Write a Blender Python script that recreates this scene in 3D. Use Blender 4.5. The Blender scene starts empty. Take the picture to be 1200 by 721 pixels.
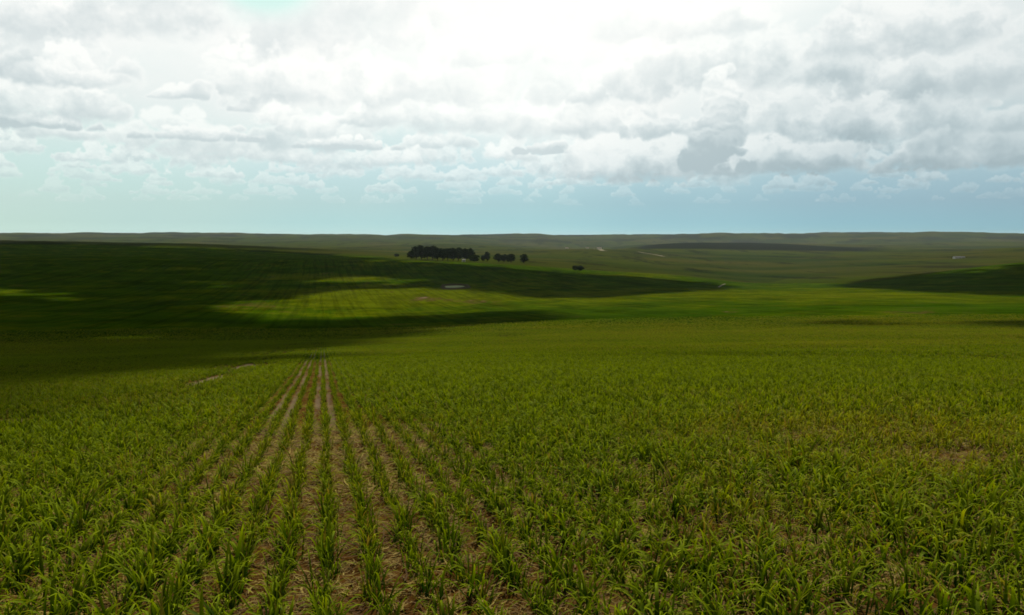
import bpy, bmesh, math, random
import numpy as np
from mathutils import Vector
R = math.radians
rng = np.random.default_rng(7)
random.seed(7)
sc = bpy.context.scene

# ------------------------------------------------------------------ camera
F, CX, CY, W0 = 980.0, 600.0, 360.5, 1200.0      # lens in photo pixels
EYE = 1.70
PITCH = math.atan((CY - 275.5) / F)
cd = bpy.data.cameras.new('camera')
cam = bpy.data.objects.new('camera', cd); sc.collection.objects.link(cam)
cam.location = (0, 0, EYE); cam.rotation_euler = (math.pi/2 - PITCH, 0, 0)
cd.sensor_width = 36; cd.lens = 36*F/W0; cd.clip_start = .1; cd.clip_end = 80000
sc.camera = cam

# ------------------------------------------------------------------ view, sun
sc.view_settings.view_transform = 'Standard'; sc.view_settings.look = 'None'
sc.view_settings.gamma = 1.0; sc.view_settings.exposure = 0.0
sc.view_settings.use_curve_mapping = False
sc.cycles.filter_width = 1.7
sc.cycles.max_bounces = 6; sc.cycles.diffuse_bounces = 3; sc.cycles.transmission_bounces = 3
sc.cycles.volume_bounces = 1; sc.cycles.transparent_max_bounces = 6
SUN_EL, SUN_AZ = R(56), R(8)                       # ahead of the camera, a little right
SUNV = np.array([math.sin(SUN_AZ)*math.cos(SUN_EL), math.cos(SUN_AZ)*math.cos(SUN_EL), math.sin(SUN_EL)])
sl = bpy.data.lights.new('sun', 'SUN'); sl.energy = 4.9; sl.angle = R(1.0); sl.color = (1, .95, .82)
so = bpy.data.objects.new('sun', sl); sc.collection.objects.link(so)
so.rotation_euler = Vector(SUNV).to_track_quat('Z', 'Y').to_euler()
so.location = (0, 0, 50)

# ------------------------------------------------------------------ node helper
class N:
    def __init__(s, nt):
        s.t = nt; s.n = nt.nodes; s.l = nt.links
    def node(s, typ, **kw):
        x = s.n.new(typ)
        for k, v in kw.items(): setattr(x, k, v)
        return x
    def put(s, sock, v):
        if v is None: return
        if isinstance(v, bpy.types.NodeSocket): s.l.new(v, sock)
        else: sock.default_value = v
    def m(s, op, a, b=None, c=None, clamp=False):
        x = s.node('ShaderNodeMath', operation=op, use_clamp=clamp)
        s.put(x.inputs[0], a); s.put(x.inputs[1], b); s.put(x.inputs[2], c)
        return x.outputs[0]
    def v(s, op, a, b=None, scale=None):
        x = s.node('ShaderNodeVectorMath', operation=op)
        s.put(x.inputs[0], a); s.put(x.inputs[1], b)
        if scale is not None: s.put(x.inputs['Scale'], scale)
        return x.outputs[1] if op in ('DOT_PRODUCT', 'LENGTH', 'DISTANCE') else x.outputs[0]
    def xyz(s, x=0., y=0., z=0.):
        c = s.node('ShaderNodeCombineXYZ'); s.put(c.inputs[0], x); s.put(c.inputs[1], y); s.put(c.inputs[2], z)
        return c.outputs[0]
    def sep(s, v):
        c = s.node('ShaderNodeSeparateXYZ'); s.put(c.inputs[0], v); return c.outputs
    def noise(s, vec, scale, detail=4., rough=.5, dist=0., out=0):
        x = s.node('ShaderNodeTexNoise'); s.put(x.inputs['Vector'], vec); s.put(x.inputs['Scale'], scale)
        x.inputs['Detail'].default_value = detail; x.inputs['Roughness'].default_value = rough
        x.inputs['Distortion'].default_value = dist
        return x.outputs[out]
    def mix(s, f, a, b, mode='MIX', clamp=True):
        x = s.node('ShaderNodeMix', data_type='RGBA', blend_type=mode); x.clamp_factor = clamp
        s.put(x.inputs[0], f)
        for i, q in ((6, a), (7, b)):
            if isinstance(q, tuple) and len(q) == 3: q = (*q, 1)
            s.put(x.inputs[i], q)
        return x.outputs[2]
    def step(s, v, lo, hi, a=0., b=1., smooth=True):
        x = s.node('ShaderNodeMapRange'); x.interpolation_type = 'SMOOTHSTEP' if smooth else 'LINEAR'
        s.put(x.inputs[0], v)
        for i, q in zip((1, 2, 3, 4), (lo, hi, a, b)): s.put(x.inputs[i], q)
        return x.outputs[0]
    def attr(s, name, typ='GEOMETRY', out='Fac'):
        x = s.node('ShaderNodeAttribute', attribute_name=name, attribute_type=typ); return x.outputs[out]

def material(name):
    m = bpy.data.materials.new(name); m.use_nodes = True
    m.node_tree.nodes.clear(); g = N(m.node_tree)
    return m, g
def finish(g, shader, disp=None):
    o = g.node('ShaderNodeOutputMaterial'); g.l.new(shader, o.inputs[0])
def bsdf(g, col, rough=.8, spec=.2, normal=None):
    b = g.node('ShaderNodeBsdfPrincipled')
    if isinstance(col, tuple) and len(col) == 3: col = (*col, 1)
    g.put(b.inputs['Base Color'], col); g.put(b.inputs['Roughness'], rough)
    b.inputs['Specular IOR Level'].default_value = spec
    if normal: g.l.new(normal, b.inputs['Normal'])
    return b.outputs[0]
def bump(g, h, dist, strength=1.):
    b = g.node('ShaderNodeBump'); g.l.new(h, b.inputs['Height'])
    b.inputs['Distance'].default_value = dist; g.put(b.inputs['Strength'], strength)
    return b.outputs[0]

# ------------------------------------------------------------------ sky: a broken deck of cumulus over pale teal air
def sstep(x, a, b):
    t = np.clip((x-a)/(b-a), 0, 1); return t*t*(3-2*t)
def _grad(seed):
    a = np.random.default_rng(seed).random((256, 256))*2*math.pi
    return np.cos(a), np.sin(a)
_GR = [_grad(s) for s in (11, 12, 13)]
def perlin(x, y, per, k=0):
    """gradient noise, repeating after per cells in x"""
    gx_, gy_ = _GR[k % 3]
    xi, yi = np.floor(x), np.floor(y); fx, fy = x-xi, y-yi
    i0 = np.mod(xi, per).astype(int) & 255; i1 = np.mod(xi+1, per).astype(int) & 255
    j0 = yi.astype(int) & 255; j1 = (j0+1) & 255
    u = fx*fx*fx*(fx*(fx*6-15)+10); v = fy*fy*fy*(fy*(fy*6-15)+10)
    def c(i, j, ax, ay): return gx_[i, j]*ax+gy_[i, j]*ay
    a = c(i0, j0, fx, fy)*(1-u)+c(i1, j0, fx-1, fy)*u
    b = c(i0, j1, fx, fy-1)*(1-u)+c(i1, j1, fx-1, fy-1)*u
    return (a*(1-v)+b*v)*1.5
def cfbm(A, E, n, o=5, gain=.5, k=0, billow=False, oy=0.):
    """n cells round the horizon; A azimuth in radians, E height in radians"""
    f = n/(2*math.pi); s = 0; a = 1; t = 0
    for q in range(o):
        p = perlin(A*f*2**q+7*q, E*f*2**q+oy+13.7*q, n*2**q, k+q)
        s = s+a*((1-2*np.abs(p)) if billow else p); t += a; a *= gain
    return s/t
def lerp(a, b, t): return a+(b-a)*t
def sky_table(rows, px, y):
    """rows: list of (y, [values at px 0,200,...,1200]) -> smooth field"""
    ys = np.array([r_[0] for r_ in rows], float); M = np.array([r_[1] for r_ in rows], float)
    xi = np.clip(px/200, 0, 5.9999); i = xi.astype(int); fx = xi-i; fx = fx*fx*(3-2*fx)
    yj = np.interp(y, ys, np.arange(len(ys))); j = np.minimum(yj.astype(int), len(ys)-2); fy = yj-j
    return (M[j, i]*(1-fx)+M[j, i+1]*fx)*(1-fy)+(M[j+1, i]*(1-fx)+M[j+1, i+1]*fx)*fy
RANKS = [  # base line (photo y), heap height, number round the horizon, haze over it
    (238, 10, 150, .86), (229, 13, 150, .72), (220, 17, 150, .55), (210, 24, 140, .38), (197, 34, 115, .24), (181, 48, 90, .12),
    (158, 66, 62, .06), (122, 88, 46, .03), (64, 105, 34, .0), (-10, 150, 30, .0), (-130, 210, 22, .0)]
# darker-bellied heaps: azimuth and base line as photo x, y; half width, height, how much darker
LOWER = [(915, 205, 100, 50, .10), (990, 172, 28, 76, .24), (945, 150, 24, 60, .10), (650, 181, 42, 14, .60), (50, 167, 75, 16, .30),
         (235, 173, 75, 14, .26), (410, 178, 60, 14, .24), (735, 210, 70, 66, .07), (1130, 205, 100, 48, .10), (10, 120, 40, 24, .30), (668, 150, 15, 62, .24),
         (560, 130, 22, 56, .16), (1060, 150, 40, 40, .12), (300, 140, 22, 14, .25), (215, 130, 30, 16, .15)]
UPPER = [(425, 38, 46, 38, .50), (195, 18, 30, 20, .50), (792, 12, 28, 14, .45), (840, 198, 36, 120, .30)]
def make_heaps():
    r_ = np.random.default_rng(21); out = []
    for q, (yb, hh, n, hz) in enumerate(RANKS):
        heaps = [((k+r_.uniform(-.6, .6))/n*2*math.pi-math.pi, r_.uniform(.45, 1.25), yb+r_.normal(0, hh*.16)) for k in range(n)]
        r_.shuffle(heaps)
        for a0, size, y0 in heaps:
            w = hh*r_.uniform(.9, 1.7)*size; h = hh*size; m = int(r_.integers(26, 44)); pf = []
            for i in range(m):
                u = np.clip(r_.normal(0, .38), -1, 1); prof = (1-abs(u)**1.8)*(.75+.35*math.sin(u*5+a0*9))
                t = r_.random()**.8; rad = hh*size*r_.uniform(.13, .34)*(1.2-.5*t)
                yy = y0-max(prof*h*t-rad*.3, rad*.15); pf.append((t*prof, a0+u*w/F, yy, rad, t))
            pf.sort(key=lambda p: -p[0])
            for _, a_, yy, rad, t in pf:
                out.append((a_, math.atan((275.5-yy)/F), rad/F, t, (y0, h), hz, q, 0.))
        if q in (5, 7):
            for x, y0, w, h, dk in (LOWER if q == 5 else UPPER):
                m = int(60+w*.3); pf = []
                for i in range(m):
                    u = np.clip(r_.normal(0, .5), -1, 1); t = r_.random()**.8; rad = min(w*.8, h)*r_.uniform(.22, .5)*(1.1-.4*t)
                    yy = y0-max((1-abs(u)**2.2)*h*t-rad*.3, rad*.1)
                    pf.append((t, math.atan((x+u*w-CX)/F), yy, rad, t))
                pf.sort(key=lambda p: -p[0])
                for _, a_, yy, rad, t in pf: out.append((a_, math.atan((275.5-yy)/F), rad/F, t, (y0, h), .05, q, dk*(.45+.55*(1-t))))
    return out
HEAPS = make_heaps()
def paint_heaps(A, E):
    """A, E regular grids; each cloud heap is built up of many rounded puffs"""
    L = np.full(A.shape, .8); C = np.zeros(A.shape); H = np.zeros(A.shape)
    nr, nc = A.shape; da = A[0, 1]-A[0, 0]; de = E[1, 0]-E[0, 0]; a00, e00 = A[0, 0], E[0, 0]
    Ew = np.clip(E, 0, R(75))
    lo = cfbm(A, Ew*1.2, 420, 5, .6, 0, oy=2.), cfbm(A, Ew*1.2, 420, 5, .6, 1, oy=30.)
    hi = cfbm(A, Ew*1.1, 130, 7, .62, 1, oy=5.), cfbm(A, Ew*1.1, 130, 7, .62, 2, oy=50.)
    full = abs(nc*da) > 6.2
    for a_, e_, rd, t, (y0, h), hz, q, dk in HEAPS:
        rx = rd*1.5*1.25; ry = rd*1.5
        i0 = int((a_-rx-a00)/da); i1 = int((a_+rx-a00)/da)+1; j0 = int((e_-ry-e00)/de); j1 = int((e_+ry-e00)/de)+1
        if i1 < 1 or j1 < 1 or i0 >= nc or j0 >= nr or i1-i0 < 2: continue
        i0 = max(i0, 0); j0 = max(j0, 0); i1 = min(i1, nc); j1 = min(j1, nr)
        if i1-i0 < 2 or j1-j0 < 2: continue
        sl_ = (slice(j0, j1), slice(i0, i1)); n1, n2 = (lo if q < 5 else hi); n1 = n1[sl_]; n2 = n2[sl_]
        x_ = (A[sl_]-a_)/rd/1.25+n1*1.5; y_ = (E[sl_]-e_)/rd+n2*1.5
        d_ = np.sqrt(x_*x_+y_*y_)
        al = sstep(d_, 1.10, .55)*.9
        yy = 275.5-F*np.tan(E[sl_]); hb = (y0-yy)/h
        al = al*sstep(hb+n1*.25, -.16, .10)
        dome = np.sqrt(np.clip(1-d_*d_, 0, 1))
        lt = .22+.46*np.clip(hb, 0, 1.1)+.30*y_*(1-.4*dome)+.20*(1-dome)+.26*n2+.12*t-dk
        # thin rims let the light through
        L[sl_] = L[sl_]*(1-al)+lt*al; H[sl_] = H[sl_]*(1-al)+hz*al; C[sl_] = np.maximum(C[sl_], al*.96)
    return L, C, H
def sky_colour(A, E):
    """colour of the sky (display values) for azimuth A and height E, radians"""
    px = CX+F*np.tan(np.clip(A, -R(45), R(45))); y = 275.5-F*np.tan(np.clip(E, 0, R(60)))
    Ew = np.clip(E, 0, R(75))
    warpx = cfbm(A, Ew*1.1, 30, 4, .5, 1)*.05; warpy = cfbm(A, Ew*1.1, 30, 4, .5, 2, oy=40.)*.03
    # clear air
    cr = sky_table([(-300, [.60, .62, .62, .60, .58, .55, .52]), (0, [.80, .80, .80, .80, .78, .76, .74]), (200, [.80, .80, .78, .76, .71, .67, .66]), (240, [.78, .76, .73, .68, .63, .60, .59]), (262, [.77, .75, .71, .66, .61, .57, .56]), (276, [.80, .78, .74, .68, .62, .56, .52])], px, y)
    cg = sky_table([(-300, [.80, .82, .82, .80, .78, .75, .72]), (0, [.97, .97, .97, .96, .95, .92, .90]), (200, [.91, .91, .89, .88, .83, .79, .78]), (240, [.88, .87, .85, .82, .77, .73, .71]), (262, [.88, .87, .86, .83, .78, .74, .72]), (276, [.92, .91, .89, .86, .81, .75, .71])], px, y)
    cb = sky_table([(-300, [.80, .83, .84, .83, .82, .80, .78]), (0, [.93, .93, .93, .93, .92, .91, .90]), (200, [.89, .90, .90, .90, .86, .83, .82]), (240, [.85, .85, .85, .84, .81, .78, .76]), (262, [.84, .85, .86, .85, .82, .79, .77]), (276, [.87, .88, .88, .87, .84, .79, .76])], px, y)
    out = np.stack([cr, cg, cb], -1)
    # high bright veil of cloud over everything above the band
    v = cfbm(A, Ew*1.9, 16, 6, .55, 0, oy=3.)
    veil = sstep(y+warpy*900, 232, 120)*(.86+.14*sstep(v, -.3, .2))
    tl = np.exp(-(((px-80)/125)**2+((y-6)/24)**2)**1.5)+np.exp(-(((px-318)/58)**2+((y-2)/34)**2)**1.5)+.7*np.exp(-((px+30)/100)**2-((y-150)/18)**2)
    veil = veil*(1-.72*np.clip(tl*(1.25+.9*v), 0, 1))
    lum = sky_table([(-900, [.55]*7), (-300, [.86, .92, .96, 1.0, 1.0, .95, .88]), (0, [.98, .99, 1.01, 1.03, 1.02, .97, .94]), (90, [.96, .98, 1.0, 1.02, 1.0, .94, .90]), (150, [.92, .95, .98, 1.0, .95, .87, .84]), (200, [.90, .92, .94, .94, .86, .78, .77]), (260, [.86, .88, .88, .86, .80, .74, .72])], px, y)
    def cc(l):
        q = np.clip((l-.72)/.30, 0, 1)
        return np.stack([l*lerp(.90, 1.0, q), l*lerp(.99, 1.0, q), l*lerp(1.02, .985, q)], -1)
    streak = cfbm(A, Ew*5., 14, 5, .5, 2)*.05*sstep(px, 700, 900)*sstep(y, 150, 100)
    out = lerp(out, cc(lum+.02*v+streak), veil[..., None])
    # heaps of cumulus in ranks, the farthest lowest
    L, C, H = paint_heaps(A, E)
    lit = sky_table([(-300, [1., 1., 1.02, 1.04, 1.04, 1., .98]), (60, [1.0, 1.01, 1.03, 1.04, 1.03, .98, .95]), (150, [1.0, 1.0, 1.02, 1.03, .98, .93, .90]), (215, [.97, .98, .99, 1.0, .95, .89, .87])], px, y)
    shd = sky_table([(-300, [.78, .82, .86, .90, .88, .84, .80]), (60, [.86, .90, .93, .97, .90, .84, .82]), (110, [.84, .89, .91, .95, .82, .79, .81]), (160, [.82, .86, .88, .90, .79, .75, .77]), (215, [.84, .86, .86, .85, .78, .73, .73])], px, y)
    col = lerp(cc(lerp(shd, lit, np.clip(.5+(L-.5)*2.1+.19, -.12, 1.08))), np.stack([cr, cg, cb], -1), H[..., None])
    C = C*(1-.75*np.exp(-((px-660)/260)**2-((y-0)/105)**2))
    C = C*(1-np.clip(1.5*tl*(1+.5*v), 0, 1)*(y < 120))
    out = lerp(out, col, C[..., None])
    # away from the sun the deck is a duller grey
    front = np.cos(A)*.5+.5
    dull = lerp(.52, 1., sstep(front, .25, .9))
    up = sstep(E, R(60), R(88))
    out = lerp(out, np.ones(3)*.70*np.array([.96, 1, 1.01]), (up*.8)[..., None])
    return np.clip(out*dull[..., None], 0, 1.12)

def sky_image(name, A, E):
    c = sky_colour(A, E); lin = np.where(c <= .04045, c/12.92, ((c+.055)/1.055)**2.4)
    h_, w_ = A.shape; im = bpy.data.images.new(name, w_, h_, float_buffer=True)
    im.colorspace_settings.name = 'Linear Rec.709'
    im.pixels.foreach_set(np.concatenate([lin, np.ones((h_, w_, 1))], -1).astype(np.float32).ravel()); im.update(); im.pack()
    return im
WA, WE = R(45), R(24)
fine_im = sky_image('sky_ahead', *np.meshgrid(np.linspace(-WA, WA, 2000), np.linspace(0, WE, 560)))
wide_im = sky_image('sky_round', *np.meshgrid(np.linspace(-math.pi, math.pi, 900), np.linspace(0, math.pi/2, 240)))
w = bpy.data.worlds.new("World"); sc.world = w; w.use_nodes = True
w.node_tree.nodes.clear(); g = N(w.node_tree)
w.cycles.sampling_method = 'MANUAL'; w.cycles.sample_map_resolution = 1024
skyn = g.node('ShaderNodeTexSky', sky_type='NISHITA', sun_disc=False, sun_elevation=SUN_EL, sun_rotation=SUN_AZ)
nish = g.v('SCALE', skyn.outputs[0], scale=.10)
tc = g.node('ShaderNodeTexCoord'); dx, dy, dz = g.sep(g.v('NORMALIZE', tc.outputs['Generated']))
az = g.m('ARCTAN2', dx, dy); el = g.m('MAXIMUM', g.m('ARCSINE', dz), 0.)
def sky_tex(im, u, v):
    t = g.node('ShaderNodeTexImage'); t.image = im; t.interpolation = 'Linear'; t.extension = 'EXTEND'
    g.put(t.inputs[0], g.xyz(u, v, 0.)); return t.outputs[0]
c1 = sky_tex(wide_im, g.m('MULTIPLY_ADD', az, 1/(2*math.pi), .5), g.m('MULTIPLY', el, 2/math.pi))
c0 = sky_tex(fine_im, g.m('MULTIPLY_ADD', az, 1/(2*WA), .5), g.m('MULTIPLY', el, 1/WE))
inside = g.m('MULTIPLY', g.m('LESS_THAN', g.m('ABSOLUTE', az), WA), g.m('LESS_THAN', el, WE))
c1 = g.mix(g.step(el, R(20), R(70), 0., .22), c1, nish)          # blue gaps overhead
final = g.mix(inside, c1, c0)
bg = g.node('ShaderNodeBackground'); g.l.new(final, bg.inputs[0]); bg.inputs[1].default_value = 1.0
wo = g.node('ShaderNodeOutputWorld'); g.l.new(bg.outputs[0], wo.inputs[0])

# ------------------------------------------------------------------ object helpers
COL = sc.collection
def link(o): COL.objects.link(o); return o
def mesh(name, verts, faces, mats, smooth=False, midx=None):
    me = bpy.data.meshes.new(name); me.from_pydata([tuple(map(float, v)) for v in verts], [], faces)
    for m in (mats if isinstance(mats, (list, tuple)) else [mats]): me.materials.append(m)
    if midx is not None: me.polygons.foreach_set('material_index', midx)
    if smooth: me.polygons.foreach_set('use_smooth', [True]*len(me.polygons))
    me.update(); return me
def grid_mesh(name, V, nr, nc, mats, closed=False, keep=None):
    i, j = np.meshgrid(np.arange(nr-1), np.arange(nc-1), indexing='ij')
    a = i*nc+j; fc = np.stack([a, a+1, a+nc+1, a+nc], -1).reshape(-1, 4)
    if keep is not None: fc = fc[keep.ravel()]
    me = bpy.data.meshes.new(name)
    me.vertices.add(len(V)); me.vertices.foreach_set('co', V.astype(np.float32).ravel())
    me.loops.add(fc.size); me.loops.foreach_set('vertex_index', fc.astype(np.int32).ravel())
    me.polygons.add(len(fc)); me.polygons.foreach_set('loop_start', np.arange(0, fc.size, 4, dtype=np.int32))
    me.polygons.foreach_set('loop_total', np.full(len(fc), 4, dtype=np.int32))
    me.polygons.foreach_set('use_smooth', np.ones(len(fc), bool))
    for m in mats: me.materials.append(m)
    me.update(calc_edges=True); me.validate(); return me
def obj(name, me, parent=None, loc=(0, 0, 0), rz=0., scale=(1, 1, 1)):
    o = link(bpy.data.objects.new(name, me)); o.location = loc; o.rotation_euler = (0, 0, rz); o.scale = scale
    if parent: o.parent = parent
    return o
def tag(o, label=None, cat=None, group=None, kind=None):
    for k, v in (('label', label), ('category', cat), ('group', group), ('kind', kind)):
        if v: o[k] = v
    return o

# ------------------------------------------------------------------ numpy noise
_perm = np.random.default_rng(3).random((257, 257)); _perm[256] = _perm[0]; _perm[:, 256] = _perm[:, 0]
def vnoise(x, y):
    xi, yi = np.floor(x), np.floor(y); fx, fy = x-xi, y-yi
    xi = xi.astype(int) & 255; yi = yi.astype(int) & 255
    fx = fx*fx*(3-2*fx); fy = fy*fy*(3-2*fy)
    a = _perm[xi, yi]*(1-fx)+_perm[xi+1, yi]*fx; b = _perm[xi, yi+1]*(1-fx)+_perm[xi+1, yi+1]*fx
    return (a*(1-fy)+b*fy)*2-1
def fbm(x, y, o=4, g=.5):
    s = 0; a = 1; t = 0
    for k in range(o):
        s = s+a*vnoise(x*2**k+17.3*k, y*2**k-9.1*k); t += a; a *= g
    return s/t
def sstep(x, a, b):
    t = np.clip((x-a)/(b-a), 0, 1); return t*t*(3-2*t)

# ------------------------------------------------------------------ the lie of the land
XC = np.array([-700, -150, 0, 200, 376, 450, 520, 600, 700, 800, 900, 1000, 1100, 1200, 1350, 1900.])
DK = np.array([.5, 70, 130, 200, 300, 450, 650, 900, 1200, 1500, 1900, 2600, 3800, 5500, 8000, 20000.])
TB = np.array([  # slope lines of the ground at each range, one row for each bearing
 [430, 430, 414, 395, 372, 348, 325, 302, 297, 292, 282, 288, 283, 279.5, 275, 276],
 [420, 420, 408, 392, 370, 348, 325, 301.5, 297, 291, 281, 288, 283.5, 279.5, 274.5, 276],
 [412, 412, 404, 389, 368, 347, 324, 301.5, 297, 291, 281.5, 288, 283.5, 280, 274, 276],
 [403, 403, 398, 386, 366, 346, 324, 301.5, 298, 293, 284, 289, 284.5, 281, 274.5, 276],
 [396, 396, 392, 384, 368, 347, 324, 301.5, 300, 297, 291, 291, 286.5, 281.5, 276, 276.5],
 [395, 395, 390, 382, 368, 348, 326, 302.5, 300.5, 298.5, 295, 292, 286.5, 281.5, 276.5, 277],
 [394, 394, 388, 379, 366, 348, 326, 304.5, 302, 300, 298, 293, 286, 281, 276.5, 277],
 [393, 393, 386, 377, 362, 347, 328, 309, 304, 302, 299, 293, 291, 286, 275.5, 276.5],
 [392, 392, 384, 374, 359, 345, 330, 317, 310, 306, 301, 291, 294, 289, 276, 277],
 [391, 391, 383, 371, 356, 343, 333, 323, 318, 312, 305, 296, 285, 288, 275, 276],
 [390, 390, 382, 370, 355, 343, 337, 331, 325, 317, 308, 298, 285.5, 289, 274, 276],
 [389, 389, 381, 369, 354, 342, 336, 327, 323, 316, 307, 297, 290, 288, 273.5, 276],
 [389, 389, 380, 368, 353, 341, 333, 317, 319, 312, 304, 295, 291, 287, 274, 276],
 [388, 388, 379, 367, 352, 340, 330, 305.5, 312, 307, 299, 289, 292, 287, 274.5, 276],
 [388, 388, 378, 366, 351, 339, 328, 297, 305, 303, 296, 286, 292, 287, 274.5, 276],
 [388, 388, 378, 366, 351, 339, 328, 292, 300, 300, 294, 284, 292, 287, 275, 276]])
def pchip(xk, yk, x):
    h = np.diff(xk); dl = np.diff(yk, axis=0)/h.reshape(-1, *([1]*(yk.ndim-1)))
    m = np.zeros_like(yk); m[0] = dl[0]; m[-1] = dl[-1]
    p = dl[:-1]*dl[1:]; hm = np.where(p > 0, 2*p/np.where(p > 0, dl[:-1]+dl[1:], 1), 0); m[1:-1] = hm
    i = np.clip(np.searchsorted(xk, x, side='right')-1, 0, len(xk)-2)
    t = ((x-xk[i])/h[i]); sh = (-1,)+(1,)*(yk.ndim-1); t = t.reshape(sh); hh = h[i].reshape(sh)
    return (yk[i]*(2*t**3-3*t**2+1)+m[i]*hh*(t**3-2*t**2+t)+yk[i+1]*(-2*t**3+3*t**2)+m[i+1]*hh*(t**3-t**2))
_lx = np.arange(-700, 1901, 10.); _ld = np.linspace(math.log(.5), math.log(20000), 900)
_A = pchip(XC, TB, _lx)                                  # (x, D)
_A = pchip(np.log(DK), _A.T.copy(), _ld).T                # (x, logD)
for _ in range(4):                                       # soften knots
    _A[1:-1] = (_A[:-2]+2*_A[1:-1]+_A[2:])/4
def slope_tan(yv): return (yv-275.5)/F
def az2px(a):
    a = np.asarray(a); front = np.abs(a) < R(55)
    return np.where(front, CX+F*np.tan(np.clip(a, -R(55), R(55)))*1.0, np.where(a > 0, 1900, -700))
def height(x, y, furrow=True):
    x = np.asarray(x, float); y = np.asarray(y, float)
    D = np.maximum(np.hypot(x, y), .5); a = np.arctan2(x, y)
    px = np.clip(az2px(a), -700, 1900)
    # behind the camera: both ends meet
    i = np.clip((px+700)/10, 0, len(_lx)-1.001); j = np.clip((np.log(D)-_ld[0])/(_ld[1]-_ld[0]), 0, len(_ld)-1.001)
    i0 = i.astype(int); j0 = j.astype(int); fi = i-i0; fj = j-j0
    T = (_A[i0, j0]*(1-fi)*(1-fj)+_A[i0+1, j0]*fi*(1-fj)+_A[i0, j0+1]*(1-fi)*fj+_A[i0+1, j0+1]*fi*fj)
    back = sstep(np.abs(a), R(70), R(140))
    T = T*(1-back)+290*back
    T = np.where(D < 300, T, T)
    hz = EYE-EYE*1.0-D*slope_tan(T)*np.cos(np.clip(np.abs(a), 0, R(45)))
    hz = hz+fbm(x/260, y/260, 4)*sstep(D, 150, 900)*2.2
    hz = hz+fbm(x/900+5, y/700, 5, .55)*sstep(D, 1800, 5500)*26
    hz = hz+fbm(x/240, y/900, 4, .6)*sstep(D, 4500, 7000)*9
    hz = hz+np.abs(fbm(x/2600+2, y/800+4, 4, .5))*sstep(D, 3000, 6000)*30-6*sstep(D, 3000, 6000)
    hz = hz+fbm(x/28, y/28, 3)*.35*sstep(D, 15, 60)
    hz = hz-np.clip(D-9000, 0, None)*.004
    return hz
ROW_A = math.atan((376-CX)/F)                            # bearing of the drilled rows
ROWD = np.array([math.sin(ROW_A), math.cos(ROW_A)]); ROWP = np.array([math.cos(ROW_A), -math.sin(ROW_A)])
SP = 0.31
def rowcoord(x, y):
    u = x*ROWD[0]+y*ROWD[1]; v = x*ROWP[0]+y*ROWP[1]
    v = v+.012*np.sin(u*.25+1.)+.012*vnoise(u*.9, v*0+3)
    return u, v
def soil_relief(x, y):
    D = np.hypot(x, y); u, v = rowcoord(x, y)
    ridge = np.cos(2*math.pi*v/SP)*.016
    clod = fbm(x*9, y*9, 3, .6)*.018*(1-sstep(D, 10, 30))+fbm(x*1.7, y*1.7, 3)*.035*(1-sstep(D, 40, 90))
    return (ridge*(1-sstep(D, 30, 70))+clod)
def ground(x, y): return height(x, y)+soil_relief(x, y)
def picture(x, y, z):
    """where a place in the world falls in the photograph"""
    c, s = math.cos(PITCH), math.sin(PITCH); zz = z-EYE
    dep = y*c-zz*s; up = y*s+zz*c; dep = np.maximum(dep, .01)
    return CX+F*x/dep, CY-F*up/dep
def place(px, py, Dmin=0, Dmax=1e9):
    """first ground point met by the ray through a picture point beyond Dmin"""
    c, s = math.cos(PITCH), math.sin(PITCH)
    a, b = (px-CX)/F, -(py-CY)/F
    d = np.array([a, c+b*s, -s+b*c]); hz = math.hypot(d[0], d[1])
    Ds = np.geomspace(max(Dmin, 2), 19000, 6000); t = Ds/hz
    X, Y, Z = d[0]*t, d[1]*t, EYE+d[2]*t
    under = Z < height(X, Y)
    k = np.argmax(under) if under.any() else len(Ds)-1
    return X[k], Y[k], float(height(X[k], Y[k]))

# ------------------------------------------------------------------ what grows where (colour of the land, one band of shade put in)
def inpoly(px, py, poly):
    poly = np.array(poly, float); ins = np.zeros(np.shape(px), bool); n = len(poly)
    for i in range(n):
        x1, y1 = poly[i]; x2, y2 = poly[(i+1) % n]
        if y1 == y2: continue
        c = ((y1 > py) != (y2 > py)) & (px < (x2-x1)*(py-y1)/(y2-y1)+x1); ins ^= c
    return ins
GX = np.arange(-400, 1601, 4.); GY = np.arange(268, 560, 1.)
_gx, _gy = np.meshgrid(GX, GY, indexing='ij')
def blur(a, sx, sy):
    for ax, s in ((0, sx), (1, sy)):
        if s <= 0: continue
        k = np.exp(-.5*(np.arange(-int(3*s)-1, int(3*s)+2)/s)**2); k /= k.sum()
        pad = [(0, 0), (0, 0)]; pad[ax] = (len(k)//2, len(k)//2)
        a = np.apply_along_axis(lambda q: np.convolve(q, k, 'valid'), ax, np.pad(a, pad, mode='edge'))
    return a
def field_sample(Fd, px, py):
    i = np.clip((px-GX[0])/4, 0, len(GX)-1.001); j = np.clip((py-GY[0]), 0, len(GY)-1.001)
    i0 = i.astype(int); j0 = j.astype(int); fi = i-i0; fj = j-j0
    return Fd[i0, j0]*(1-fi)*(1-fj)+Fd[i0+1, j0]*fi*(1-fj)+Fd[i0, j0+1]*(1-fi)*fj+Fd[i0+1, j0+1]*fi*fj
def ell(px, py, x, y, wx, wy): return np.exp(-((px-x)/wx)**2-((py-y)/wy)**2)

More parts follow.
